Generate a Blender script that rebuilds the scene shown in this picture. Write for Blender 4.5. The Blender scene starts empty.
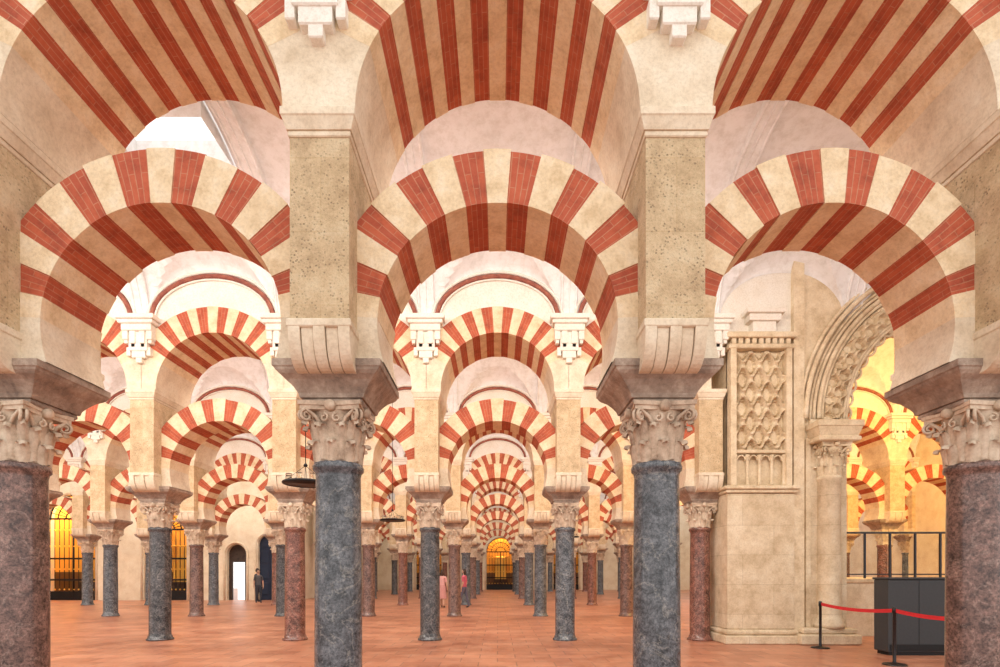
import bpy, bmesh, math, random
from mathutils import Vector, Matrix
random.seed(7)
S=3.0; D1=5.1; PITCH=6.75; CAMH=1.45
ROW=lambda k: D1+(k-1)*PITCH
sc=bpy.context.scene
col=sc.collection

# ---------------------------------------------------------------- materials
class NT:
    def __init__(s,name):
        s.m=bpy.data.materials.new(name); s.m.use_nodes=True
        s.t=s.m.node_tree; s.b=s.t.nodes['Principled BSDF']
    def n(s,typ,**kw):
        nd=s.t.nodes.new(typ)
        for k,v in kw.items():
            if k.startswith('_'): setattr(nd,k[1:],v)
            else: nd.inputs[k.replace('__',' ')].default_value=v
        return nd
    def l(s,a,b): s.t.links.new(a,b)
def rgba(c): return (c[0],c[1],c[2],1)
def ramp(T,fac,stops):
    r=T.n('ShaderNodeValToRGB'); e=r.color_ramp.elements
    e[0].position=stops[0][0]; e[0].color=rgba(stops[0][1])
    e[1].position=stops[-1][0]; e[1].color=rgba(stops[-1][1])
    for p,c in stops[1:-1]:
        x=e.new(p); x.color=rgba(c)
    T.l(fac,r.inputs['Fac']); return r
def mixc(T,fac,a,b,mode='MIX'):
    m=T.t.nodes.new('ShaderNodeMix'); m.data_type='RGBA'; m.blend_type=mode
    for idx,v in ((0,fac),(6,a),(7,b)):
        if hasattr(v,'is_output') : T.l(v,m.inputs[idx])
        else: m.inputs[idx].default_value = v if idx==0 else rgba(v)
    return m.outputs[2]
def stone(name,c1,c2,c3=None,scale=2.5,rough=.85,bump=.3,pits=0.0,bs=30,courses=None,cstr=1.0,stain=0.0):
    T=NT(name); pos=T.n('ShaderNodeNewGeometry').outputs['Position']
    n1=T.n('ShaderNodeTexNoise',Scale=scale,Detail=8.0,Roughness=.7); T.l(pos,n1.inputs['Vector'])
    c3=c3 or c1
    r=ramp(T,n1.outputs['Fac'],[(.34,c2),(.51,c1),(.66,c3)])
    cout=r.outputs['Color']
    n2=T.n('ShaderNodeTexNoise',Scale=bs,Detail=6.0,Roughness=.75); T.l(pos,n2.inputs['Vector'])
    h=n2.outputs['Fac']
    g=ramp(T,h,[(.32,(.85,.83,.80)),(.55,(1.03,1.03,1.03))]); cout=mixc(T,1.0,cout,g.outputs[0],'MULTIPLY')
    if stain>0:
        n4=T.n('ShaderNodeTexNoise',Scale=1.7,Detail=10.0,Roughness=.8,Distortion=.5); T.l(pos,n4.inputs['Vector'])
        s4=ramp(T,n4.outputs['Fac'],[(.5,(0,0,0)),(.68,(stain,stain,stain))])
        cout=mixc(T,s4.outputs[0],cout,tuple(x*q for x,q in zip(c2,(.68,.62,.58))))
    if pits>0:
        v=T.n('ShaderNodeTexVoronoi',Scale=36.0); T.l(pos,v.inputs['Vector'])
        pr=ramp(T,v.outputs['Distance'],[(.10,(0,0,0)),(.40,(1,1,1))])
        n3=T.n('ShaderNodeTexNoise',Scale=9.0,Detail=5.0,Roughness=.7); T.l(pos,n3.inputs['Vector'])
        pm=ramp(T,n3.outputs['Fac'],[(.44,(.85,.85,.85)),(.60,(0,0,0))])
        pit=mixc(T,pm.outputs['Color'],pr.outputs['Color'],(1,1,1))
        dk=tuple(x*.5 for x in c2)
        cout=mixc(T,pit,dk,cout)
        h2=T.n('ShaderNodeMath',_operation='MULTIPLY'); T.l(pit,h2.inputs[0]); T.l(h,h2.inputs[1]); h=h2.outputs[0]
    if courses:
        sx=T.n('ShaderNodeSeparateXYZ'); T.l(pos,sx.inputs[0])
        ad=T.n('ShaderNodeMath',_operation='ADD'); T.l(sx.outputs[0],ad.inputs[0]); T.l(sx.outputs[1],ad.inputs[1])
        cb=T.n('ShaderNodeCombineXYZ'); T.l(ad.outputs[0],cb.inputs[0]); T.l(sx.outputs[2],cb.inputs[1])
        br=T.n('ShaderNodeTexBrick',Scale=1.0); br.inputs['Color1'].default_value=(1,1,1,1); br.inputs['Color2'].default_value=(.92,.89,.85,1)
        k=1-cstr*.35
        br.inputs['Mortar'].default_value=(k,k*.95,k*.88,1); br.inputs['Mortar Size'].default_value=.007; br.inputs['Mortar Smooth'].default_value=.6
        br.inputs['Brick Width'].default_value=courses[0]; br.inputs['Row Height'].default_value=courses[1]
        T.l(cb.outputs[0],br.inputs['Vector'])
        cout=mixc(T,1.0,cout,br.outputs['Color'],'MULTIPLY')
    T.l(cout,T.b.inputs['Base Color']); T.b.inputs['Roughness'].default_value=rough
    bp=T.n('ShaderNodeBump',Strength=bump,Distance=.02); T.l(h,bp.inputs['Height']); T.l(bp.outputs[0],T.b.inputs['Normal'])
    return T.m
def brickred(name,c1,c2,mort,ms=.004,strength=.3):
    T=NT(name); pos=T.n('ShaderNodeNewGeometry').outputs['Position']
    uv=T.n('ShaderNodeUVMap')
    br=T.n('ShaderNodeTexBrick',Scale=1.0)
    br.inputs['Color1'].default_value=rgba(c1); br.inputs['Color2'].default_value=rgba(c2); br.inputs['Mortar'].default_value=rgba(mort)
    br.inputs['Mortar Size'].default_value=ms; br.inputs['Mortar Smooth'].default_value=.5
    br.inputs['Brick Width'].default_value=.27; br.inputs['Row Height'].default_value=.047
    T.l(uv.outputs[0],br.inputs['Vector'])
    n1=T.n('ShaderNodeTexNoise',Scale=5,Detail=9.0,Roughness=.78); T.l(pos,n1.inputs['Vector'])
    r=ramp(T,n1.outputs['Fac'],[(.32,(.62,.56,.56)),(.5,(1,1,1)),(.68,(1.12,1.3,1.4))])
    c=mixc(T,1.0,br.outputs['Color'],r.outputs['Color'],'MULTIPLY')
    T.l(c,T.b.inputs['Base Color']); T.b.inputs['Roughness'].default_value=.8
    bp=T.n('ShaderNodeBump',Strength=strength,Distance=.01); T.l(br.outputs['Fac'],bp.inputs['Height']); bp.invert=True
    T.l(bp.outputs[0],T.b.inputs['Normal'])
    return T.m
def marble(name,c1,c2,vein,scale=2.2,rough=.22,vw=.02,vs=.35):
    T=NT(name); pos=T.n('ShaderNodeNewGeometry').outputs['Position']
    n1=T.n('ShaderNodeTexNoise',Scale=scale*3.2,Detail=10.0,Roughness=.75,Distortion=.5); T.l(pos,n1.inputs['Vector'])
    r=ramp(T,n1.outputs['Fac'],[(.36,c2),(.50,c1),(.66,tuple(x*1.7 for x in c1))])
    n2=T.n('ShaderNodeTexNoise',Scale=scale,Detail=6.0,Roughness=.6,Distortion=1.0); T.l(pos,n2.inputs['Vector'])
    v=ramp(T,n2.outputs['Fac'],[(.5-vw,(0,0,0)),(.5,(1,1,1)),(.5+vw,(0,0,0))])
    n3=T.n('ShaderNodeTexNoise',Scale=34.0,Detail=5.0,Roughness=.85); T.l(pos,n3.inputs['Vector'])
    sp=ramp(T,n3.outputs['Fac'],[(.38,(.4,.4,.4)),(.5,(1,1,1)),(.64,(1.7,1.65,1.6))])
    f=T.n('ShaderNodeMath',_operation='MULTIPLY'); T.l(v.outputs[0],f.inputs[0]); f.inputs[1].default_value=vs
    c=mixc(T,f.outputs[0],r.outputs[0],vein)
    c=mixc(T,1.0,c,sp.outputs[0],'MULTIPLY')
    T.l(c,T.b.inputs['Base Color']); T.b.inputs['Roughness'].default_value=rough
    return T.m
def plain(name,c,rough=.5,metal=0,emit=None,es=0):
    T=NT(name); pos=T.n('ShaderNodeNewGeometry').outputs['Position']
    n1=T.n('ShaderNodeTexNoise',Scale=25.0,Detail=3.0); T.l(pos,n1.inputs['Vector'])
    r=ramp(T,n1.outputs['Fac'],[(.3,tuple(x*.85 for x in c)),(.7,c)])
    T.l(r.outputs[0],T.b.inputs['Base Color']); T.b.inputs['Roughness'].default_value=rough; T.b.inputs['Metallic'].default_value=metal
    if emit: T.b.inputs['Emission Color'].default_value=rgba(emit); T.b.inputs['Emission Strength'].default_value=es
    return T.m

M_RED=brickred('red_brick',(.50,.105,.045),(.41,.078,.036),(.50,.20,.11))
M_CREAM=stone('cream_voussoir',(.82,.65,.43),(.68,.50,.30),(.87,.73,.54),scale=5,bump=.35,bs=32,stain=.15)
M_SPRING=stone('springer_stone',(.78,.66,.50),(.64,.51,.36),(.84,.75,.60),scale=2.5,bump=.35,stain=.15)
M_PIER=stone('pier_limestone',(.74,.57,.36),(.56,.40,.24),(.82,.68,.47),scale=4,bump=.9,pits=1,courses=(.75,.62),cstr=.3,bs=45,stain=.2)
M_IMPOST=stone('impost_stone',(.37,.28,.22),(.20,.15,.12),(.52,.42,.34),scale=5,bump=.6)
M_CAP=stone('capital_stone',(.60,.46,.34),(.36,.26,.19),(.74,.60,.47),scale=6,bump=.4)
M_CAP2=stone('pale_capital_stone',(.68,.55,.42),(.5,.38,.27),(.78,.67,.53),scale=6,bump=.3)
M_PLASTER=stone('white_plaster',(.84,.79,.71),(.78,.71,.61),(.88,.84,.78),scale=1.2,bump=.05,rough=.9)
M_WALL=stone('cream_plaster',(.79,.68,.51),(.68,.55,.39),(.84,.75,.60),scale=1.5,bump=.1)
M_VAULT=stone('vault_plaster',(.83,.82,.82),(.77,.75,.74),(.87,.86,.87),scale=.8,bump=.03,rough=.9,bs=5)
M_MOULD=stone('dark_red_moulding',(.32,.10,.07),(.22,.065,.05),(.42,.16,.1),scale=8,bump=.2)
M_CARVED=stone('carved_plaster',(.74,.60,.41),(.56,.42,.26),(.82,.70,.52),scale=3,bump=.3,stain=.15)
M_ASHLAR=stone('pale_ashlar',(.75,.62,.44),(.58,.45,.29),(.83,.73,.56),scale=2.5,bump=.5,courses=(1.3,.62),cstr=.7,stain=.25)
M_MB=[marble('blue_grey_marble',(.105,.115,.13),(.035,.04,.048),(.42,.40,.36)),
      marble('red_brown_marble',(.20,.09,.068),(.08,.042,.035),(.42,.28,.22)),
      marble('dark_grey_marble',(.075,.075,.08),(.025,.027,.032),(.3,.28,.26)),
      marble('brown_granite',(.165,.10,.085),(.065,.042,.04),(.40,.30,.26))]
M_GOLD=plain('gilded_metal',(.85,.55,.12),.35,.8)
M_GOLDWALL=plain('gilded_wall',(.75,.42,.08),.6,0)
M_BROWN=plain('brown_panelling',(.16,.08,.03),.6,0)
M_BLACK=plain('black_iron',(.02,.02,.022),.45,.6)
M_CHAR=plain('charcoal_panel',(.04,.044,.05),.55)
M_ROPE=plain('red_webbing',(.65,.02,.03),.7)
M_STEEL=plain('dark_steel',(.05,.05,.055),.3,.9)
M_WOOD=stone('dark_door_wood',(.05,.03,.02),(.02,.012,.01),scale=6,rough=.6)
M_BLUE=plain('dark_blue_cloth',(.02,.03,.06),.9)
T=NT('clear_glass'); T.b.inputs['Base Color'].default_value=(.9,.95,.95,1); T.b.inputs['Transmission Weight'].default_value=1; T.b.inputs['IOR'].default_value=1.1
nz=T.n('ShaderNodeTexNoise',Scale=2.0); rr=ramp(T,nz.outputs['Fac'],[(.3,(.02,.02,.02)),(.7,(.05,.05,.05))]); T.l(rr.outputs[0],T.b.inputs['Roughness'])
M_GLASS=T.m
# floor
T=NT('terracotta_floor'); pos=T.n('ShaderNodeNewGeometry').outputs['Position']
br=T.n('ShaderNodeTexBrick',Scale=1.0); br.offset=.5
br.inputs['Color1'].default_value=(.55,.235,.135,1); br.inputs['Color2'].default_value=(.41,.155,.085,1); br.inputs['Mortar'].default_value=(.27,.12,.075,1)
br.inputs['Mortar Size'].default_value=.010; br.inputs['Brick Width'].default_value=.62; br.inputs['Row Height'].default_value=.42
T.l(pos,br.inputs['Vector'])
n1=T.n('ShaderNodeTexNoise',Scale=.7,Detail=9.0,Roughness=.7); T.l(pos,n1.inputs['Vector'])
r1=ramp(T,n1.outputs['Fac'],[(.34,(.72,.62,.58)),(.5,(1,1,1)),(.66,(1.22,1.38,1.45))])
c=mixc(T,1.0,br.outputs['Color'],r1.outputs[0],'MULTIPLY')
n2=T.n('ShaderNodeTexNoise',Scale=3.0,Detail=8.0,Roughness=.75); T.l(pos,n2.inputs['Vector'])
r2=ramp(T,n2.outputs['Fac'],[(.48,(0,0,0)),(.7,(.45,.45,.45))])
c=mixc(T,r2.outputs[0],c,(.68,.44,.32))
T.l(c,T.b.inputs['Base Color'])
r3=ramp(T,n2.outputs['Fac'],[(.3,(.28,.28,.28)),(.7,(.48,.48,.48))]); T.l(r3.outputs[0],T.b.inputs['Roughness'])
bp=T.n('ShaderNodeBump',Strength=.12,Distance=.01); T.l(n1.outputs['Fac'],bp.inputs['Height']); T.l(bp.outputs[0],T.b.inputs['Normal'])
M_FLOOR=T.m

# ---------------------------------------------------------------- mesh builder
class MB:
    def __init__(s): s.v=[];s.f=[];s.m=[];s.uv=[];s.mats=[];s.sm=[]
    def mi(s,mat):
        if mat not in s.mats: s.mats.append(mat)
        return s.mats.index(mat)
    def face(s,pts,mat,uvs=None,smooth=False):
        i=len(s.v); s.v+= [tuple(p) for p in pts]; s.f.append(tuple(range(i,i+len(pts))))
        s.m.append(s.mi(mat)); s.uv+= (uvs or [(p[0],p[2]) for p in pts]); s.sm.append(smooth)
    def idx(s,verts,faces,mat,smooth=False):
        i=len(s.v); s.v+=[tuple(p) for p in verts]; k=s.mi(mat)
        for f in faces:
            s.f.append(tuple(i+j for j in f)); s.m.append(k); s.sm.append(smooth)
            s.uv+=[(verts[j][0]+verts[j][1],verts[j][2]) for j in f]
    def box(s,x0,x1,y0,y1,z0,z1,mat,bev=0,top=None):
        tx,ty=top or (0,0); b=bev
        if b<=0:
            v=[(x0,y0,z0),(x1,y0,z0),(x1,y1,z0),(x0,y1,z0),(x0-tx,y0-ty,z1),(x1+tx,y0-ty,z1),(x1+tx,y1+ty,z1),(x0-tx,y1+ty,z1)]
            s.idx(v,[(3,2,1,0),(4,5,6,7),(0,1,5,4),(1,2,6,5),(2,3,7,6),(3,0,4,7)],mat)
        else:
            rings=[(z0,b),(z0+b,0),(z1-b,0),(z1,b)]
            v=[]
            for z,i in rings:
                v+=[(x0+i,y0+i,z),(x1-i,y0+i,z),(x1-i,y1-i,z),(x0+i,y1-i,z)]
            f=[(3,2,1,0),(12,13,14,15)]
            for k in range(3):
                for j in range(4):
                    f.append((k*4+j,k*4+(j+1)%4,k*4+4+(j+1)%4,k*4+4+j))
            s.idx(v,f,mat)
    def lathe(s,prof,cx,cy,mat,n=24,smooth=True,a0=0,a1=2*math.pi,cap=True):
        v=[];full=abs(a1-a0-2*math.pi)<1e-6; m=n if full else n+1
        for r,z in prof:
            for i in range(m):
                a=a0+(a1-a0)*i/n; v.append((cx+r*math.cos(a),cy+r*math.sin(a),z))
        f=[]
        for k in range(len(prof)-1):
            for i in range(n):
                j=(i+1)%m if full else i+1
                f.append((k*m+i,k*m+j,(k+1)*m+j,(k+1)*m+i))
        if cap: f.append(tuple(range(m))[::-1]); f.append(tuple((len(prof)-1)*m+i for i in range(m)))
        s.idx(v,f,mat,smooth)
    def tube(s,pts,rs,mat,n=8,smooth=True):
        v=[];f=[];P=[Vector(p) for p in pts]
        if not hasattr(rs,'__len__'): rs=[rs]*len(P)
        up=None
        for k,p in enumerate(P):
            d=(P[min(k+1,len(P)-1)]-P[max(k-1,0)]).normalized()
            if up is None:
                up=Vector((0,0,1)) if abs(d.z)<.9 else Vector((1,0,0))
            a=d.cross(up).normalized(); b=a.cross(d).normalized(); up=b
            for i in range(n):
                t=2*math.pi*i/n; v.append(tuple(p+a*math.cos(t)*rs[k]+b*math.sin(t)*rs[k]))
        for k in range(len(P)-1):
            for i in range(n):
                f.append((k*n+i,k*n+(i+1)%n,(k+1)*n+(i+1)%n,(k+1)*n+i))
        f.append(tuple(range(n))[::-1]); f.append(tuple((len(P)-1)*n+i for i in range(n)))
        s.idx(v,f,mat,smooth)
    def wedge(s,a0,a1,n,ri,ro,y0,y1,cz,mat,cx=0,off=0.0,fuv=0.0):
        A=[a0+(a1-a0)*i/n for i in range(n+1)]
        y0-=off;y1+=off;ri=ri-off
        R=lambda a: ro(a)+off if callable(ro) else ro+off
        P=lambda a,r,y:(cx+math.sin(a)*r,y,cz+math.cos(a)*r)
        for i in range(n):
            a,b=A[i],A[i+1]; Ra,Rb=R(a),R(b)
            ua,ub=a*ri,b*ri
            s.face([P(a,ri,y0),P(b,ri,y0),P(b,Rb,y0),P(a,Ra,y0)],mat,[(ri,ua),(ri,ub),(Rb,ub),(Ra,ua)])
            s.face([P(a,Ra,y1),P(b,Rb,y1),P(b,ri,y1),P(a,ri,y1)],mat,[(Ra,ua),(Rb,ub),(ri,ub),(ri,ua)])
            s.face([P(a,ri,y0),P(a,ri,y1),P(b,ri,y1),P(b,ri,y0)],mat,[(y0,ua),(y1,ua),(y1,ub),(y0,ub)])
            s.face([P(a,Ra,y0),P(b,Rb,y0),P(b,Rb,y1),P(a,Ra,y1)],mat,[(y0,ua),(y0,ub),(y1,ub),(y1,ua)])
        for a in (a0,a1):
            s.face([P(a,ri,y0),P(a,R(a),y0),P(a,R(a),y1),P(a,ri,y1)],mat,[(ri,y0),(R(a),y0),(R(a),y1),(ri,y1)])
    def mesh(s,name):
        me=bpy.data.meshes.new(name); me.from_pydata(s.v,[],s.f)
        for m in s.mats: me.materials.append(m)
        me.polygons.foreach_set('material_index',s.m); me.polygons.foreach_set('use_smooth',s.sm)
        u=me.uv_layers.new(name='UVMap'); flat=[c for p in s.uv for c in p]
        if len(flat)==len(u.data)*2: u.data.foreach_set('uv',flat)
        me.update(); return me
    def obj(s,name,parent=None,loc=(0,0,0)):
        return put(name,s.mesh(name),loc,parent)
def put(name,me,loc=(0,0,0),parent=None,rot=0):
    o=bpy.data.objects.new(name,me); col.objects.link(o); o.location=loc; o.rotation_euler=(0,0,rot)
    if parent: o.parent=parent
    return o
def empty(name,loc=(0,0,0)):
    o=bpy.data.objects.new(name,None); col.objects.link(o); o.location=loc; o.empty_display_size=.2; return o

# ---------------------------------------------------------------- arch bay
RAD=math.radians
LZ,LR,LRO,LT=3.69,1.078,1.545,.35
UZ,UR,URO,UT=5.35,1.2,1.74,.625
def bay_mesh(seed):
    rnd=random.Random(seed); b=MB()
    w=RAD(10.3); nv=17; e=[(-nv/2+i)*w for i in range(nv+1)]
    e=[e[0]]+[x+RAD(rnd.uniform(-.8,.8)) for x in e[1:-1]]+[e[-1]]
    for i in range(nv):
        red=(i%2==1)
        b.wedge(e[i],e[i+1],4,LR+rnd.uniform(-.004,.004),LRO+rnd.uniform(-.012,.012),-LT,LT,LZ,M_RED if red else M_CREAM,off=0 if red else .007)
    aend=e[-1]; zt=3.34; abot=math.acos(-(LZ-zt)/LR)
    for sgn in (-1,1):
        n=8; ang=[aend+(abot-aend)*i/n for i in range(n+1)]
        zo0=LZ+1.5/math.tan(aend) 
        for i in range(n):
            p=[]
            for k in (i,i+1):
                a=ang[k]; t=k/n
                p.append(((sgn*math.sin(a)*(LR-.006),LZ+math.cos(a)*(LR-.006)),(sgn*1.5,zo0+(zt-zo0)*t)))
            (i0,o0),(i1,o1)=p; Y=LT+.006
            b.face([(i0[0],-Y,i0[1]),(o0[0],-Y,o0[1]),(o1[0],-Y,o1[1]),(i1[0],-Y,i1[1])],M_SPRING)
            b.face([(i0[0],Y,i0[1]),(o0[0],Y,o0[1]),(o1[0],Y,o1[1]),(i1[0],Y,i1[1])],M_SPRING)
            b.face([(i0[0],-Y,i0[1]),(i1[0],-Y,i1[1]),(i1[0],Y,i1[1]),(i0[0],Y,i0[1])],M_SPRING)
    ro=lambda a: min(URO,1.5/max(1e-3,abs(math.sin(a))))
    w=RAD(7.5); nv=17; e=[(-nv/2+i)*w for i in range(nv+1)]
    e=[e[0]]+[x+RAD(rnd.uniform(-.5,.5)) for x in e[1:-1]]+[e[-1]]
    for i in range(nv):
        red=(i%2==1)
        b.wedge(e[i],e[i+1],4,UR,ro,-UT,UT,UZ,M_RED if red else M_CREAM,off=0 if red else .005)
    for sgn in (-1,1):
        n=8
        a0=e[-1]; 
        b.wedge(sgn*a0,sgn*math.pi/2,n,UR,ro,-UT,UT,UZ,M_SPRING,off=.004)
    n=40; Y=UT-.03; zt=7.95
    for i in range(n):
        xa=-1.5+3*i/n; xb=-1.5+3*(i+1)/n
        za=UZ+math.sqrt(URO**2-xa*xa)-.02; zb=UZ+math.sqrt(URO**2-xb*xb)-.02
        for y in (-Y,Y): b.face([(xa,y,za),(xb,y,zb),(xb,y,zt),(xa,y,zt)],M_PLASTER)
        b.face([(xa,-Y,zt),(xb,-Y,zt),(xb,Y,zt),(xa,Y,zt)],M_PLASTER)
    for y in (-UT,UT):
        for rr,th,mt in ((0,.045,M_MOULD),(.09,.03,M_PLASTER),(-.07,.02,M_PLASTER)):
            pts=[((1.28+rr)*math.cos(t),y,6.83+(.9+rr)*math.sin(t)) for t in [math.pi*k/28 for k in range(29)]]
            b.tube(pts,[th*(1+.18*(k%2)) for k in range(29)],mt,6)
    return b.mesh('double_arch')
BAYS=[bay_mesh(i) for i in range(4)]
# ---------------------------------------------------------------- pier
def pier_mesh():
    b=MB()
    b.box(-.27,.27,-.27,.27,3.0,3.05,M_IMPOST,.012)
    prof=[(.285,.285,3.05),(.30,.29,3.09),(.335,.32,3.14),(.38,.36,3.19),(.425,.41,3.225),(.45,.43,3.25),(.46,.435,3.27),(.475,.445,3.28),(.475,.445,3.34)]
    v=[];f=[]
    for x,y,z in prof: v+=[(-x,-y,z),(x,-y,z),(x,y,z),(-x,y,z)]
    for k in range(len(prof)-1):
        for j in range(4): f.append((k*4+j,k*4+(j+1)%4,k*4+4+(j+1)%4,k*4+4+j))
    f+=[(3,2,1,0),tuple(len(v)-4+j for j in range(4))]
    b.idx(v,f,M_IMPOST)
    for sg in (-1,1):
        for k in range(5):
            xc=-.21+k*.105; hw=.048; pr=.0 if k%2==0 else -.022
            n=10; prof=[]
            for i in range(n+1):
                t=i/n; a=t*math.pi/2
                prof.append((.40+(.235+pr)*math.sin(a)**.8, 3.22+.32*(1-math.cos(a))))
            for i in range(n):
                (ya,za),(yb,zb)=prof[i],prof[i+1]
                b.face([(xc-hw,sg*ya,za),(xc+hw,sg*ya,za),(xc+hw,sg*yb,zb),(xc-hw,sg*yb,zb)],M_SPRING,smooth=True)
            for sx in (-1,1):
                b.face([(xc+sx*hw,sg*.35,3.22)]+[(xc+sx*hw,sg*y,z) for y,z in prof]+[(xc+sx*hw,sg*.35,3.54)],M_SPRING)
        ys=sorted((sg*.35,sg*.64)); b.box(-.27,.27,ys[0],ys[1],3.53,3.60,M_SPRING,.01)
    b.box(-.25,.25,-.61,.61,3.58,5.14,M_PIER,.012)
    b.box(-.262,.262,-.625,.625,5.13,5.18,M_SPRING,.008)
    b.box(-.272,.272,-.635,.635,5.18,5.27,M_SPRING,top=(.03,.03))
    b.box(-.31,.31,-.675,.675,5.27,5.35,M_SPRING,.01)
    for sg in (-1,1):
        def bx(x0,x1,d,z0,z1,bev=.012):
            ys=sorted((sg*.58,sg*(.62+d))); b.box(x0,x1,ys[0],ys[1],z0,z1,M_PLASTER,bev)
        bx(-.40,.40,.26,6.74,6.84); bx(-.36,.36,.22,6.66,6.74); bx(-.31,.31,.18,6.52,6.66)
        for xx,zz in ((-.25,6.34),(.25,6.34),(-.10,6.26),(.10,6.26)):
            bx(xx-.055,xx+.055,.15,zz,6.54); bx(xx-.035,xx+.035,.12,zz-.07,zz+.01,.008)
        bx(-.19,.19,.12,6.12,6.52); bx(-.14,.14,.10,5.98,6.16); bx(-.25,-.17,.10,6.02,6.2,.01); bx(.17,.25,.10,6.02,6.2,.01); bx(-.06,.06,.09,5.88,6.0,.01)
    return b.mesh('pier')
PIER=pier_mesh()
# ---------------------------------------------------------------- columns
def capital(b,cx,cy,z0,h,rb,mat,wtop,kind=0):
    N=48;K=16
    bell=lambda t: rb*.98+(wtop*.86-rb)*max(0,(t-.15)/.85)**2
    v=[];f=[]
    for k in range(K+1):
        t=k/K
        for i in range(N):
            a=2*math.pi*i/N; r=bell(t)
            v.append((cx+r*math.cos(a),cy+r*math.sin(a),z0+t*h*.87))
    for k in range(K):
        for i in range(N):
            f.append((k*N+i,k*N+(i+1)%N,(k+1)*N+(i+1)%N,(k+1)*N+i))
    b.idx(v,f,mat,True)
    def leaf(phi,za,lh,wid,curl,rise=.012):
        J,I=12,8; v=[];f=[]
        t1=.72
        for j in range(J+1):
            t=j/J
            if t<t1:
                z=za+lh*t/t1; r=bell((z-z0)/(h*.87))+rise+.018*(t/t1)**2
            else:
                q=(t-t1)/(1-t1)*RAD(190)
                zb=za+lh; rb_=bell((zb-z0)/(h*.87))+rise+.018
                r=rb_+curl*(1-math.cos(q)); z=zb+curl*math.sin(q)
            w=wid*(.80+.35*math.sin(math.pi*min(1,t*1.1)))*(1-.22*(j%2)) * (1 if t<.8 else (1-(t-.8)*2.2))
            for i in range(I+1):
                s=-1+2*i/I
                a=phi+s*w/max(r,.05)
                rr=r+.016*(1-abs(s))**.6-.022*abs(s)**1.5+(.006 if i%2 else -.004)
                v.append((cx+rr*math.cos(a),cy+rr*math.sin(a),z-(.012*abs(s))))
        for j in range(J):
            for i in range(I):
                a=j*(I+1)+i; f.append((a,a+1,a+I+2,a+I+1))
        b.idx(v,f,mat,True)
    for q in range(8):
        leaf(q*math.pi/4,z0+.01,h*.30,.070,.030)
        leaf(q*math.pi/4+math.pi/8,z0+.03,h*.53,.066,.034,.004)
    for q in range(4):
        a=math.pi/4+q*math.pi/2; d=wtop*1.15
        leaf(a,z0+h*.30,h*.34,.05,.045,.02)
        c=Vector((cx+d*math.cos(a),cy+d*math.sin(a),z0+h*.76)); tg=Vector((-math.sin(a),math.cos(a),0)); o=Vector((math.cos(a),math.sin(a),0))
        for sd in (-1,1):
            pts=[];rs=[]
            for k in range(22):
                an=k/21*RAD(560); r=.055*(1-.78*k/21)
                pts.append(c+tg*sd*.022+o*(math.sin(an)*r)+Vector((0,0,math.cos(an)*r))); rs.append(.015-.006*k/21)
            st=[Vector((cx,cy,0))+Vector((math.cos(a+sd*.5)*bell(.55),math.sin(a+sd*.5)*bell(.55),z0+h*.5)), Vector((cx,cy,0))+Vector((math.cos(a+sd*.25)*wtop*.92,math.sin(a+sd*.25)*wtop*.92,z0+h*.74))]
            b.tube(st+pts,[.016,.018]+rs,mat,6)
    for q in range(4):
        a=q*math.pi/2; d=wtop*.93
        c=Vector((cx+d*math.cos(a),cy+d*math.sin(a),z0+h*.92)); o=Vector((math.cos(a),math.sin(a),0))
        b.tube([c-o*.03,c+o*.02,c+o*.035],[.055,.048,.02],mat,8)
        for sd in (-1,1):
            pts=[];p0=Vector((cx,cy,0)); 
            for k in range(14):
                an=k/13*RAD(400); r=.04*(1-.7*k/13)
                aa=a+sd*.22; cc=p0+Vector((math.cos(aa)*wtop*.90,math.sin(aa)*wtop*.90,z0+h*.72)); t2=Vector((-math.sin(aa),math.cos(aa),0))
                pts.append(cc+t2*sd*(-math.sin(an)*r)+Vector((0,0,math.cos(an)*r)))
            b.tube(pts,.011,mat,5)
    for (za,zb,s1) in ((.86,.93,.95),(.93,1.0,1.0)):
        pts=[]
        for q in range(4):
            for i in range(8):
                t=-1+2*i/8; d=wtop*s1*(1-.13*(1-t*t)); x,y=d,t*wtop*s1
                if i==0: x,y=wtop*s1*.97,-wtop*s1
                a=q*math.pi/2; pts.append((x*math.cos(a)-y*math.sin(a),x*math.sin(a)+y*math.cos(a)))
        n=len(pts); vv=[(cx+p[0],cy+p[1],z0+za*h) for p in pts]+[(cx+p[0],cy+p[1],z0+zb*h) for p in pts]
        b.idx(vv,[tuple(range(n))[::-1],tuple(range(n,2*n))]+[(i,(i+1)%n,n+(i+1)%n,n+i) for i in range(n)],mat)
def column_mesh(mat,cap):
    b=MB()
    b.lathe([(.27,0),(.27,.03),(.245,.05),(.235,.09),(.222,.11),(.218,.16),(.217,1.0),(.212,1.7),(.205,2.36),(.212,2.40),(.232,2.42),(.235,2.45),(.225,2.475),(.2,2.49)],0,0,mat,32)
    capital(b,0,0,2.47,.54,.205,cap,.285)
    return b.mesh('column')
COLS=[column_mesh(m,c) for m,c in zip(M_MB,(M_CAP,M_CAP2,M_CAP,M_CAP2))]

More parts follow.
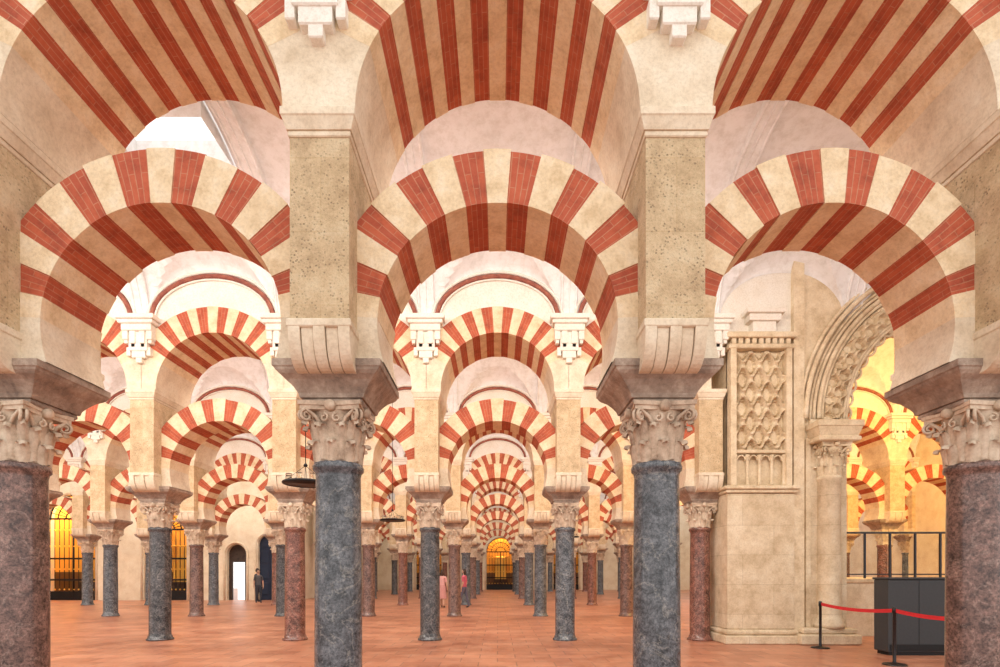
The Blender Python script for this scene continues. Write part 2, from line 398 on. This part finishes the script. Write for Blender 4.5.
def arcade(k,x0,x1,skipcol=(),mats=None):
    y=ROW(k); e=empty('horseshoe_arch_arcade',(0,y,0))
    n=int(round((x1-x0)/S))
    for i in range(n):
        put('double_arch_%d'%(i+1),BAYS[(i*2+k)%4],(x0+S*(i+.5),0,0),e)
    rnd=random.Random(k*13)
    for i in range(n+1):
        x=x0+S*i
        put('pier_%d'%(i+1),PIER,(x,0,0),e)
        if x in skipcol: continue
        ci=(mats or {}).get(x, rnd.choice([0,0,2,1,3]))
        put('marble_column',COLS[ci],(x,y-(.07 if k==1 else 0),0),None,rnd.choice([0,math.pi/2]))
arcade(1,-7.5,7.5,mats={-4.5:3,-1.5:0,1.5:0,4.5:3})
arcade(2,-16.5,4.5,mats={-7.5:2,-4.5:1,-1.5:2,1.5:0,4.5:1,-10.5:0})
arcade(3,-25.5,16.5,mats={-4.5:3,-1.5:3,1.5:0,-10.5:3,-13.5:0,4.5:3})
arcade(4,-28.5,19.5)
for k in (5,6,7): arcade(k,-10.5,10.5)

# ---------------------------------------------------------------- vaulted ceilings
def ceiling(k,x0,x1,hole=None):
    yc=ROW(k)+PITCH/2; hw=(PITCH-2*UT)/2+.03; b=MB()
    us=[-1.5,-1.335,-1.33,-1.31,-1.28,-1.22]+[ -1.1+2.2*i/22 for i in range(23)]+[1.22,1.28,1.31,1.33,1.335,1.5]
    vs=[math.sin(-math.pi/2+math.pi*j/44) for j in range(45)]
    def z(u,t):
        q=math.sqrt(max(0,1-t*t)); bz=6.82+2.35*q
        if abs(u)>1.332:
            return bz-.12*min(1,q*6)
        lz=6.82+(1.0+.75*q)*math.sqrt(max(0,1-(u/1.31)**2)) if abs(u)<1.31 else 6.82
        return max(bz,lz)
    n=int(round((x1-x0)/S)); xs=[]
    for i in range(n):
        xs+= [(x0+S*(i+.5)+u,u) for u in (us if i==0 else us[1:])]
    vv=[(x,yc+t*hw,z(u,t)) for x,u in xs for t in vs]; m=len(vs); ff=[]
    for i in range(len(xs)-1):
        for j in range(m-1):
            if hole:
                cx=(xs[i][0]+xs[i+1][0])/2; cy=yc+(vs[j]+vs[j+1])/2*hw
                if hole[0]<cx<hole[1] and hole[2]<cy<hole[3]: continue
            ff.append((i*m+j,i*m+j+1,(i+1)*m+j+1,(i+1)*m+j))
    b.idx(vv,ff,M_VAULT)
    for i in range(n+1):
        for dx in (-.15,.15,0):
            pts=[(x0+S*i+dx,yc+t*hw,z(1.5,t)-.01) for t in vs]
            b.tube(pts,.03 if dx else .018,M_VAULT,5)
    if hole:
        a,c,d,e=hole; zt=9.45
        for q in ([(a,d,8.85),(c,d,8.85),(c,d,zt),(a,d,zt)],[(a,e,8.85),(c,e,8.85),(c,e,zt),(a,e,zt)],[(a,d,8.85),(a,e,8.85),(a,e,zt),(a,d,zt)],[(c,d,8.85),(c,e,8.85),(c,e,zt),(c,d,zt)]):
            b.face(q,M_VAULT)
    b.obj('ceiling')
y1=ROW(1)+PITCH/2
ceiling(1,-28.5,19.5,(-6.65,-4.80,y1+.15,y1+1.35))
for k in (2,3): ceiling(k,-28.5,19.5)
ceiling(4,-28.5,19.5)
for k in (5,6,7): ceiling(k,-13.5,13.5)

# ---------------------------------------------------------------- floor + walls
b=MB(); b.face([(-34,-6,0),(24,-6,0),(24,56,0),(-34,56,0)],M_FLOOR); b.obj('floor')
def arch_wall(name,x0,x1,y0,y1,zt,ops,mat):
    b=MB(); xs=x0
    for cx,hw,zs in sorted(ops):
        b.box(xs,cx-hw,y0,y1,0,zt,mat)
        n=36
        for i in range(n):
            a=math.pi-math.pi*i/n; c=math.pi-math.pi*(i+1)/n
            xa,za=cx+hw*math.cos(a),zs+hw*math.sin(a); xb,zb=cx+hw*math.cos(c),zs+hw*math.sin(c)
            for y in (y0,y1): b.face([(xa,y,za),(xb,y,zb),(xb,y,zt),(xa,y,zt)],mat)
            b.face([(xa,y0,za),(xa,y1,za),(xb,y1,zb),(xb,y0,zb)],mat)
            b.face([(xa,y0,zt),(xa,y1,zt),(xb,y1,zt),(xb,y0,zt)],mat)
        b.tube([(cx-hw-.1,y0-.02,0)]+[(cx+(hw+.1)*math.cos(t),y0-.02,zs+(hw+.1)*math.sin(t)) for t in [math.pi-math.pi*i/24 for i in range(25)]]+[(cx+hw+.1,y0-.02,0)],.06,mat,6)
        xs=cx+hw
    b.box(xs,x1,y0,y1,0,zt,mat)
    return b.obj(name)
WY=30.0
arch_wall('wall_back_left',-30,-11.3,WY,WY+.5,8.2,[(-24,1.35,4.6),(-18.7,1.2,4.0),(-14.7,.55,2.6),(-12.9,.6,3.1)],M_WALL)
b=MB(); b.box(-11.8,-11.3,WY+.5,52,0,8.4,M_WALL); b.obj('wall_side')
b=MB(); b.box(-29.2,-28.7,ROW(1),WY+.5,0,8.4,M_WALL); b.obj('wall_left')
b=MB(); b.box(19.4,19.9,ROW(1),52,0,8.4,M_WALL); b.obj('wall_right')
BY=50.5
arch_wall('wall_back',-11.8,20,BY,BY+.5,8.4,[(.3,1.35,3.6),(-6.5,1.2,3.4),(6.5,1.2,3.4)],M_WALL)
def grille(cx,hw,zs,y,depth=2.0,power=250):
    e=empty('chapel_screen',(cx,y,0)); b=MB()
    n=10
    for i in range(n+1):
        x=-hw+2*hw*i/n; zt=zs
        b.tube([(x,.2,0),(x,.2,zt)],.02,M_BLACK,6)
        for z in (.55,1.7,3.0,3.9): b.lathe([(.02,z),(.045,z+.04),(.045,z+.06),(.02,z+.1)],x,.2,M_GOLD,8)
    for z in (.08,1.15,2.35,zs): b.box(-hw,hw,.15,.25,z-.05,z+.05,M_BLACK)
    b.box(-hw,hw,.16,.24,0,.5,M_BLACK)
    b.tube([(-.02,.2,0),(-.02,.2,zs)],.05,M_BLACK,6)
    for r in (.33,.66,.97):
        b.tube([(hw*r*math.cos(t),.2,zs+hw*r*math.sin(t)) for t in [math.pi*i/24 for i in range(25)]],.035,M_BLACK,6)
    for i in range(1,12):
        t=math.pi*i/12; b.tube([(hw*.33*math.cos(t),.2,zs+hw*.33*math.sin(t)),(hw*.97*math.cos(t),.2,zs+hw*.97*math.sin(t))],.022,M_BLACK,6)
    b.obj('grille',e)
    b=MB()
    for (x0,x1,y0,y1) in ((-hw-.3,hw+.3,depth,depth+.1),(-hw-.35,-hw-.25,.5,depth),(hw+.25,hw+.35,.5,depth)):
        b.box(x0,x1,y0,y1,0,1.6,M_BROWN); b.box(x0,x1,y0,y1,1.6,7,M_GOLDWALL)
    b.box(-hw-.3,hw+.3,.5,depth,6.9,7,M_GOLDWALL)
    b.box(-.7,.7,depth-.6,depth-.1,0,1.0,M_WOOD,.02); b.box(-.55,.55,depth-.25,depth-.12,1.0,3.2,M_GOLD,.03); b.lathe([(.5,0),(.5,.05)],0,depth-.2,M_GOLD,16)
    for x in (-.5,.5): b.lathe([(.08,1),(.08,1.05),(.06,1.1),(.055,3.0),(.08,3.1),(.1,3.2)],x,depth-.32,M_GOLD,12)
    b.obj('lit_chapel',e)
    l=bpy.data.lights.new('chapel_lamp','POINT'); l.energy=power; l.color=(1,.80,.45); l.shadow_soft_size=.15
    o=bpy.data.objects.new('chapel_lamp',l); col.objects.link(o); o.location=(0,depth*.45+.3,6.4); o.parent=e
grille(-24,1.35,4.6,WY,power=600); grille(-18.7,1.2,4.0,WY,power=220); grille(.3,1.35,3.6,BY,power=260); grille(-6.5,1.2,3.4,BY,power=90); grille(6.5,1.2,3.4,BY,power=90)
b=MB(); b.box(-.55,.55,.3,.36,2.15,3.2,M_WOOD); b.box(-.55,-.35,.28,.38,0,2.15,M_WOOD,.01); b.box(.35,.55,.28,.38,0,2.15,M_WOOD,.01)
b.box(-.35,.35,.9,.95,0,2.15,plain('daylight_beyond_door',(.9,.9,.9),.9,0,(.95,.97,1),1.2)); b.obj('door_1',None,(-14.7,WY,0))
b=MB()
for sx in (-1,1):
    b.box(sx*.3-.29,sx*.3+.29,.25,.33,0,3.75,M_BLUE,.01)
    for z in (.3,1.2,2.1,3.0): b.box(sx*.3-.22,sx*.3+.22,.22,.26,z,z+.7,M_BLUE,.02)
b.obj('door_2',None,(-12.9,WY,0))

# ---------------------------------------------------------------- carved pier & big carved arch (row 2, right)
def sebka(u,v):
    a=abs(math.cos(math.pi*u)+math.cos(math.pi*v)*(1+.25*math.cos(2*math.pi*u)))
    h=max(0,1-a*2.2); h=max(h,.55*max(0,1-abs(a-.9)*5)); return min(1,h*1.3)
Y2=ROW(2)
def carved_panel(b,x0,x1,z0,z1,yf,depth,pu,pv,res=.018):
    nx=int((x1-x0)/res); nz=int((z1-z0)/res); v=[];f=[]
    for j in range(nz+1):
        for i in range(nx+1):
            x=x0+(x1-x0)*i/nx; z=z0+(z1-z0)*j/nz
            v.append((x,yf+depth*(1-sebka((x-x0)/pu,(z-z0)/pv)),z))
    for j in range(nz):
        for i in range(nx):
            a=j*(nx+1)+i; f.append((a,a+1,a+nx+2,a+nx+1))
    b.idx(v,f,M_CARVED,False)
b=MB(); yf=Y2-.72
b.box(4.72,6.30,yf-.10,Y2+.7,0,.18,M_ASHLAR,.02); b.box(4.76,6.26,yf-.06,Y2+.68,.18,.30,M_ASHLAR,.04)
b.box(4.80,6.20,yf,Y2+.65,.3,3.15,M_ASHLAR,.02)
b.box(4.76,6.24,yf-.05,Y2+.67,3.15,3.22,M_CARVED,.02); b.box(4.72,6.28,yf-.09,Y2+.69,3.22,3.30,M_CARVED,.02)
b.box(4.86,6.14,yf+.16,Y2+.62,3.30,6.45,M_CARVED)
b.box(4.86,4.98,yf-.03,yf+.2,3.3,6.2,M_CARVED,.02); b.box(6.02,6.14,yf-.03,yf+.2,3.3,6.2,M_CARVED,.02)
carved_panel(b,4.98,6.02,4.05,6.15,yf+.02,.12,.1733,.30)
for i in range(5):
    x=4.99+.255*i
    b.lathe([(.035,3.32),(.045,3.34),(.03,3.37),(.028,3.86),(.045,3.92),(.05,3.96)],x,yf+.06,M_CARVED,12)
b.box(4.98,6.02,yf+.01,yf+.1,3.99,4.06,M_CARVED,.008)
for i in range(4):
    x=5.12+.255*i
    b.tube([(x+.09*math.cos(t),yf+.07,3.84+.11*math.sin(t)) for t in [math.pi*k/12 for k in range(13)]],.018,M_CARVED,6)
b.box(4.82,6.18,yf-.05,yf+.2,6.16,6.26,M_CARVED,.02)
for i in range(9):
    x=4.93+.142*i; b.box(x-.045,x+.045,yf-.03,yf+.2,6.26,6.38,M_CARVED,.015)
b.box(4.78,6.22,yf-.08,Y2+.66,6.38,6.5,M_CARVED,.02); b.box(4.5,6.5,Y2-.58,Y2+.58,6.4,8.6,M_PLASTER)
for (hwx,d,za,zb) in ((.40,.26,6.86,6.96),(.33,.2,6.72,6.86),(.24,.15,6.5,6.72)):
    b.box(5.55-hwx,5.55+hwx,Y2-.62-d,Y2-.5,za,zb,M_PLASTER,.012)
b.obj('carved_stone_pier')
ACX,AR,AZ=9.75,2.38,4.72
b=MB(); ya,yb=Y2-.60,Y2+.60
b.box(6.26,ACX-AR,ya,yb,0,AZ,M_ASHLAR); b.box(ACX+AR,ACX+AR+2,ya,yb,0,AZ,M_ASHLAR)
n=48
for i in range(n):
    a=math.pi-math.pi*i/n; c=math.pi-math.pi*(i+1)/n
    xa,za=ACX+AR*math.cos(a),AZ+AR*math.sin(a); xb,zb=ACX+AR*math.cos(c),AZ+AR*math.sin(c)
    for y in (ya,yb): b.face([(xa,y,za),(xb,y,zb),(xb,y,9.2),(xa,y,9.2)],M_CARVED)
for x0,x1 in ((6.26,ACX-AR),(ACX+AR,ACX+AR+7)):
    b.box(x0,x1,ya,yb,AZ,9.2,M_CARVED)
def polar(b,r0,r1,nr,na,front,yoff=0,hh=.08,per=.2):
    v=[];f=[]
    for i in range(na+1):
        a=math.pi*i/na
        for j in range(nr+1):
            t=j/nr
            if front:
                r=r0+(r1-r0)*t; h=sebka(a*r0/per,t*(r1-r0)/per); y=ya-yoff-hh*h
                if j in(0,nr): y=ya+.01
                v.append((ACX-r*math.cos(a),y,AZ+r*math.sin(a)))
            else:
                y=ya+(yb-ya)*t; h=sebka(a*r0/.2,t*(yb-ya)/.24); r=r0-.09*h if j not in(0,nr) else r0
                v.append((ACX-r*math.cos(a),y,AZ+r*math.sin(a)))
    for i in range(na):
        for j in range(nr):
            q=i*(nr+1)+j; f.append((q,q+1,q+nr+2,q+nr+1))
    b.idx(v,f,M_CARVED)
polar(b,AR+.10,AR+.52,24,380,True,.03,.11,.17); polar(b,AR,AR,56,360,False)
for rr,th,dy in ((AR+.03,.035,.03),(AR+.09,.03,.05),(AR+.56,.035,.06),(AR+.64,.045,.09),(AR+.73,.035,.06),(AR+.80,.03,.04),(AR+.92,.05,.10),(AR+1.02,.04,.06)):
    b.tube([(ACX-rr*math.cos(t),ya-dy,AZ+rr*math.sin(t)) for t in [math.pi*k/60 for k in range(61)]],th,M_CARVED,8)
for i in range(26):
    a=math.pi*(i+.5)/26
    b.tube([(ACX-(AR-.0-.10*math.sin(t))*math.cos(a+.055*math.cos(t)),ya+.02,AZ+(AR-.10*math.sin(t))*math.sin(a+.055*math.cos(t))) for t in [math.pi*k/8 for k in range(9)]],.025,M_CARVED,6)
b.box(6.2,6.42,ya-.10,ya+.1,0,8.6,M_CARVED,.03); b.box(6.48,6.58,ya-.05,ya+.1,0,AZ-.4,M_CARVED,.03)
b.box(6.22,7.45,ya-.36,ya+.1,0,.22,M_ASHLAR,.03); b.box(6.3,7.4,ya-.30,ya+.1,.22,.34,M_ASHLAR,.03)
for sx in (6.96,2*ACX-6.96):
    b.lathe([(.30,.34),(.30,.42),(.27,.45),(.28,.5),(.24,.55),(.23,.6),(.215,3.40),(.24,3.43),(.25,3.47),(.22,3.51)],sx,ya-.05,M_ASHLAR,28)
    capital(b,sx,ya-.05,3.47,.72,.21,M_CARVED,.31)
    b.box(sx-.42,sx+.44,ya-.42,yb,4.18,4.28,M_CARVED,.02); b.box(sx-.38,sx+.40,ya-.38,yb,4.28,4.46,M_CARVED,top=(.06,.06)); b.box(sx-.46,sx+.48,ya-.46,yb,4.46,4.60,M_CARVED,.02); b.box(sx-.40,sx+.42,ya-.06,yb,4.60,4.72,M_CARVED,.01)
b.obj('carved_chapel_arch')
b=MB(); b.box(7.9,15.5,Y2+.75,Y2+5.2,0,1.25,M_ASHLAR); b.box(7.85,15.55,Y2+.70,Y2+5.25,1.25,1.36,M_CARVED,.02); b.obj('raised_chapel_platform')
e=empty('glass_balustrade',(0,Y2+.85,1.36)); b=MB()
for x in (8.15,8.75,9.35,9.95,10.55,11.15): b.box(x-.02,x+.02,-.02,.02,0,1.08,M_STEEL,.004)
b.box(8.1,11.2,-.03,.03,1.06,1.11,M_STEEL,.008); b.box(8.1,11.2,-.015,.015,.08,.11,M_STEEL,.004); b.obj('frame',e)
b=MB()
for i in range(5): b.box(8.2+.6*i,8.7+.6*i,-.006,.006,.12,1.04,M_GLASS)
b.obj('glass_panels',e)

# ---------------------------------------------------------------- dark display panel
b=MB(); 
b.box(-.82,.82,-.18,.18,.06,1.36,M_CHAR,.012); b.box(-.78,.78,-.15,.15,0,.07,M_BLACK); b.box(-.84,.84,-.20,.20,1.36,1.40,M_CHAR,.01)
for x in (-.27,.27): b.box(x-.004,x+.004,-.184,-.17,.08,1.35,M_BLACK)
b.box(-.79,.79,-.19,-.17,.08,.2,M_BLACK,.004)
b.obj('charcoal_exhibition_counter',None,(7.80,9.7,0))
posts=[(6.36,10.5),(6.36,8.54),(6.36,6.9)]
for x,y in posts:
    b=MB(); b.lathe([(.17,0),(.17,.012),(.15,.025),(.03,.04),(.025,.06),(.025,.82),(.033,.83),(.033,.9),(.028,.92),(.01,.925)],0,0,M_STEEL,20)
    b.obj('belt_stanchion',None,(x,y,0))
b=MB()
for (xa,ya_),(xb,yb_) in zip(posts[:-1],posts[1:]):
    n=14
    for i in range(n):
        t,u=i/n,(i+1)/n; za=.87-.10*4*t*(1-t)*.5; zb=.87-.10*4*u*(1-u)*.5
        Y=lambda q: ya_-.035+(yb_-ya_+.07)*q
        p0=(xa,Y(t),za);p1=(xa,Y(u),zb)
        for dx in (-.003,.003):
            b.face([(p0[0]+dx,p0[1],p0[2]-.03),(p1[0]+dx,p1[1],p1[2]-.03),(p1[0]+dx,p1[1],p1[2]+.03),(p0[0]+dx,p0[1],p0[2]+.03)],M_ROPE)
b.obj('red_barrier_belt')

# ---------------------------------------------------------------- hanging ring lamps
def lamp(x,y,z,r):
    b=MB()
    b.tube([(r*math.cos(t),r*math.sin(t),0) for t in [2*math.pi*k/32 for k in range(33)]],.025,M_BLACK,8)
    b.lathe([(r*.98,-.015),(r*.98,.0)],0,0,M_BLACK,32)
    for k in range(8):
        t=2*math.pi*k/8; b.lathe([(.02,.0),(.045,.03),(.05,.10),(.045,.12)],r*.82*math.cos(t),r*.82*math.sin(t),M_GLASS,10)
    for k in range(4):
        t=2*math.pi*k/4+.4; b.tube([(r*math.cos(t),r*math.sin(t),0),(0,0,.28)],.004,M_BLACK,5)
    b.lathe([(.02,.26),(.035,.28),(.02,.31)],0,0,M_BLACK,12); b.tube([(0,0,.28),(0,0,9.0-z)],.007,M_BLACK,5)
    b.obj('hanging_ring_lamp',None,(x,y,z))
lamp(-3.05,ROW(1)+3.37,2.9,.33); lamp(-3.0,ROW(2)+3.37,3.0,.34); lamp(3.0,ROW(3)+3.37,3.0,.34)

# ---------------------------------------------------------------- people
def human(loc,rot,H,top,bottom,hairc,skinc,longhair=False,skirt=False,step=.12,bare_legs=False,armbend=0.0):
    sk=plain('skin',skinc,.55); tp=plain('shirt_fabric',top,.9); bt=plain('trouser_fabric',bottom,.9); hr=plain('hair',hairc,.7); sh=plain('shoe_leather',(.04,.035,.03),.5)
    V=[(0,0,.93),(0,0,1.08),(0,-.005,1.27),(0,0,1.40),(0,.005,1.49),(0,-.005,1.57)]
    R=[(.155,.115),(.125,.095),(.155,.11),(.12,.085),(.052,.052),(.05,.055)]
    E=[(0,1),(1,2),(2,3),(3,4),(4,5)]
    for s in (-1,1):
        i=len(V); st=step*s
        V+=[(s*.17,0,1.40),(s*.215,.03,1.12),(s*.225,-.05-armbend,.88+armbend*.8),(s*.225,-.065-armbend*1.3,.82+armbend*.9)]
        R+=[(.058,.058),(.042,.042),(.028,.028),(.022,.036)]
        E+=[(3,i),(i,i+1),(i+1,i+2),(i+2,i+3)]
        j=len(V)
        V+=[(s*.09,0,.86),(s*.1,-st*.6-.02,.48),(s*.105,-st,.09),(s*.115,-st-.15,.035)]
        R+=[(.095,.095),(.06,.06),(.04,.045),(.042,.03)]
        E+=[(0,j),(j,j+1),(j+1,j+2),(j+2,j+3)]
    me=bpy.data.meshes.new('person'); me.from_pydata(V,E,[]); o=bpy.data.objects.new('tmp',me); col.objects.link(o)
    md=o.modifiers.new('s','SKIN'); 
    for i,r in enumerate(R):
        me.skin_vertices[0].data[i].radius=r; me.skin_vertices[0].data[i].use_root=(i==0)
    md.use_smooth_shade=True
    ss=o.modifiers.new('ss','SUBSURF'); ss.levels=2; ss.render_levels=2
    dg=bpy.context.evaluated_depsgraph_get(); em=bpy.data.meshes.new_from_object(o.evaluated_get(dg))
    b=MB(); vs=[tuple(v.co) for v in em.vertices]; groups={}
    for p in em.polygons:
        c=p.center; m=tp
        if c.z<.075: m=sh
        elif c.z<.95 and abs(c.x)<.19: m=(sk if (bare_legs and c.z<.55) else bt)
        elif c.z>1.465: m=sk
        elif abs(c.x)>.18 and c.z<1.18: m=sk
        groups.setdefault(m,[]).append(tuple(p.vertices))
    for m,fs in groups.items(): b.idx(vs,fs,m,True)
    bpy.data.objects.remove(o)
    n,k=20,16; hv=[];hf=[]
    for i in range(k+1):
        ph=math.pi*i/k
        for j in range(n):
            th=2*math.pi*j/n; x=.075*math.sin(ph)*math.cos(th); y=.095*math.sin(ph)*math.sin(th); z=.115*math.cos(ph)
            if z<0: x*=1+z*2.2; y=y*(1+z*1.2)-.0
            if y<0 and abs(x)<.018 and -.04<z<.01: y-=.018*(1-abs(z+.02)/.04)
            if y<-.05 and .01<z<.03 and .015<abs(x)<.045: y+=.008
            hv.append((x,y-.012,z+1.64))
    for i in range(k):
        for j in range(n): hf.append((i*n+j,i*n+(j+1)%n,(i+1)*n+(j+1)%n,(i+1)*n+j))
    b.idx(hv,hf,sk,True)
    for s in (-1,1):
        b.tube([(s*.072,0,1.61),(s*.082,.005,1.63),(s*.082,.01,1.655),(s*.073,.005,1.665)],[.006,.011,.012,.006],sk,6)
        b.tube([(s*.03,-.098,1.652),(s*.03,-.103,1.652)],[.011,.006],hr,8)
    b.tube([(-.022,-.092,1.585),(0,-.1,1.583),(.022,-.092,1.585)],[.004,.006,.004],plain('lips',(.4,.12,.1),.5),6)
    hv=[];hf=[]
    for i in range(k+1):
        ph=math.pi*i/k*(.95 if longhair else .72)
        for j in range(n):
            th=2*math.pi*j/n; x=.084*math.sin(ph)*math.cos(th); y=.104*math.sin(ph)*math.sin(th); z=.125*math.cos(ph)
            if y<-.03 and z<.07: y=-.03+ (y+.03)*.2; x*=.97
            if longhair and z<-.02: z-= .10*(-z)/.1 ; y=max(y,.0)
            hv.append((x,y+.0,z+1.645))
    for i in range(k):
        for j in range(n): hf.append((i*n+j,i*n+(j+1)%n,(i+1)*n+(j+1)%n,(i+1)*n+j))
    b.idx(hv,hf,hr,True)
    for s in (-1,1):
        bx,by,bz=s*.225,-.065-armbend*1.3,.82+armbend*.9
        for q,(ln) in enumerate((.062,.072,.068,.052)):
            yy=by-.026+.018*q
            b.tube([(bx,yy,bz+.01),(bx,yy,bz-.03),(bx-s*.006,yy-.002,bz-.03-ln*.5),(bx-s*.02,yy-.004,bz-.03-ln)],[.009,.0085,.0078,.006],sk,7)
        b.tube([(bx,by-.025,bz+.03),(bx-s*.01,by-.05,bz+.005),(bx-s*.016,by-.056,bz-.025)],[.011,.0095,.007],sk,7)
    if skirt:
        n=28; prof=[(.135,1.05),(.155,.98),(.175,.85),(.20,.6),(.225,.42)]
        v=[];f=[]
        for r,z in prof:
            for i in range(n):
                a=2*math.pi*i/n; rr=r*(1+.05*math.sin(7*a)*(1.05-z)); v.append((rr*math.cos(a),rr*.8*math.sin(a),z))
        for q in range(len(prof)-1):
            for i in range(n): f.append((q*n+i,q*n+(i+1)%n,(q+1)*n+(i+1)%n,(q+1)*n+i))
        b.idx(v,f,bt,True)
    ob=b.obj('person',None,loc); ob.rotation_euler=(0,0,rot); s=H/1.76; ob.scale=(s,s,s)
human((-12.75,28.3,0),2.6,1.78,(.03,.035,.045),(.03,.03,.04),(.05,.03,.02),(.55,.33,.23),step=.1)
human((-12.2,27.2,0),.5,1.7,(.10,.10,.11),(.04,.045,.06),(.03,.02,.015),(.55,.33,.23),step=.05)
human((-2.42,23.4,0),2.9,1.66,(.75,.40,.38),(.62,.30,.28),(.05,.025,.015),(.6,.36,.26),True,True,.14,True)
human((-1.45,23.2,0),-1.9,1.70,(.60,.12,.18),(.12,.12,.18),(.04,.02,.015),(.6,.36,.26),True,False,.2)

# ---------------------------------------------------------------- lights
w=bpy.data.worlds.new('World'); sc.world=w; w.use_nodes=True
bg=w.node_tree.nodes['Background']; bg.inputs[0].default_value=(1,.97,.93,1); bg.inputs[1].default_value=1.3
def area(name,loc,sx,sy,en,colr,tilt):
    l=bpy.data.lights.new(name,'AREA'); l.shape='RECTANGLE'; l.size=sx; l.size_y=sy; l.energy=en; l.color=colr
    o=bpy.data.objects.new(name,l); col.objects.link(o); o.location=loc; o.rotation_euler=(RAD(90-tilt),0,0); return o
for k,(xc,wd,en) in {1:(-11,34,1350),2:(-11,34,1000),3:(-9,38,1000),4:(-5,46,1050),5:(0,20,380),6:(0,20,320),7:(0,20,220)}.items():
    area('nave_fill_light',(xc,ROW(k)+.98,7.15),wd,.5,en,(1,.95,.87),46)  # fill strips added out of view behind each arcade to brighten the nave
area('chapel_cornice_light',(12,Y2+1.1,6.9),9,.5,620,(1,.62,.2),34)
area('chapel_cornice_light',(14,ROW(3)+1.1,6.9),8,.5,480,(1,.62,.2),34)
# ---------------------------------------------------------------- camera
cd=bpy.data.cameras.new('camera'); cam=bpy.data.objects.new('camera',cd); col.objects.link(cam)
cam.location=(0,0,CAMH); cam.rotation_euler=(math.pi/2,0,0); cd.sensor_width=36; cd.lens=533/1000*36; cd.shift_y=.241; cd.shift_x=.0025; cd.clip_end=300
sc.camera=cam
sc.view_settings.view_transform='Standard'
sc.view_settings.look='None'
sc.view_settings.exposure=.22
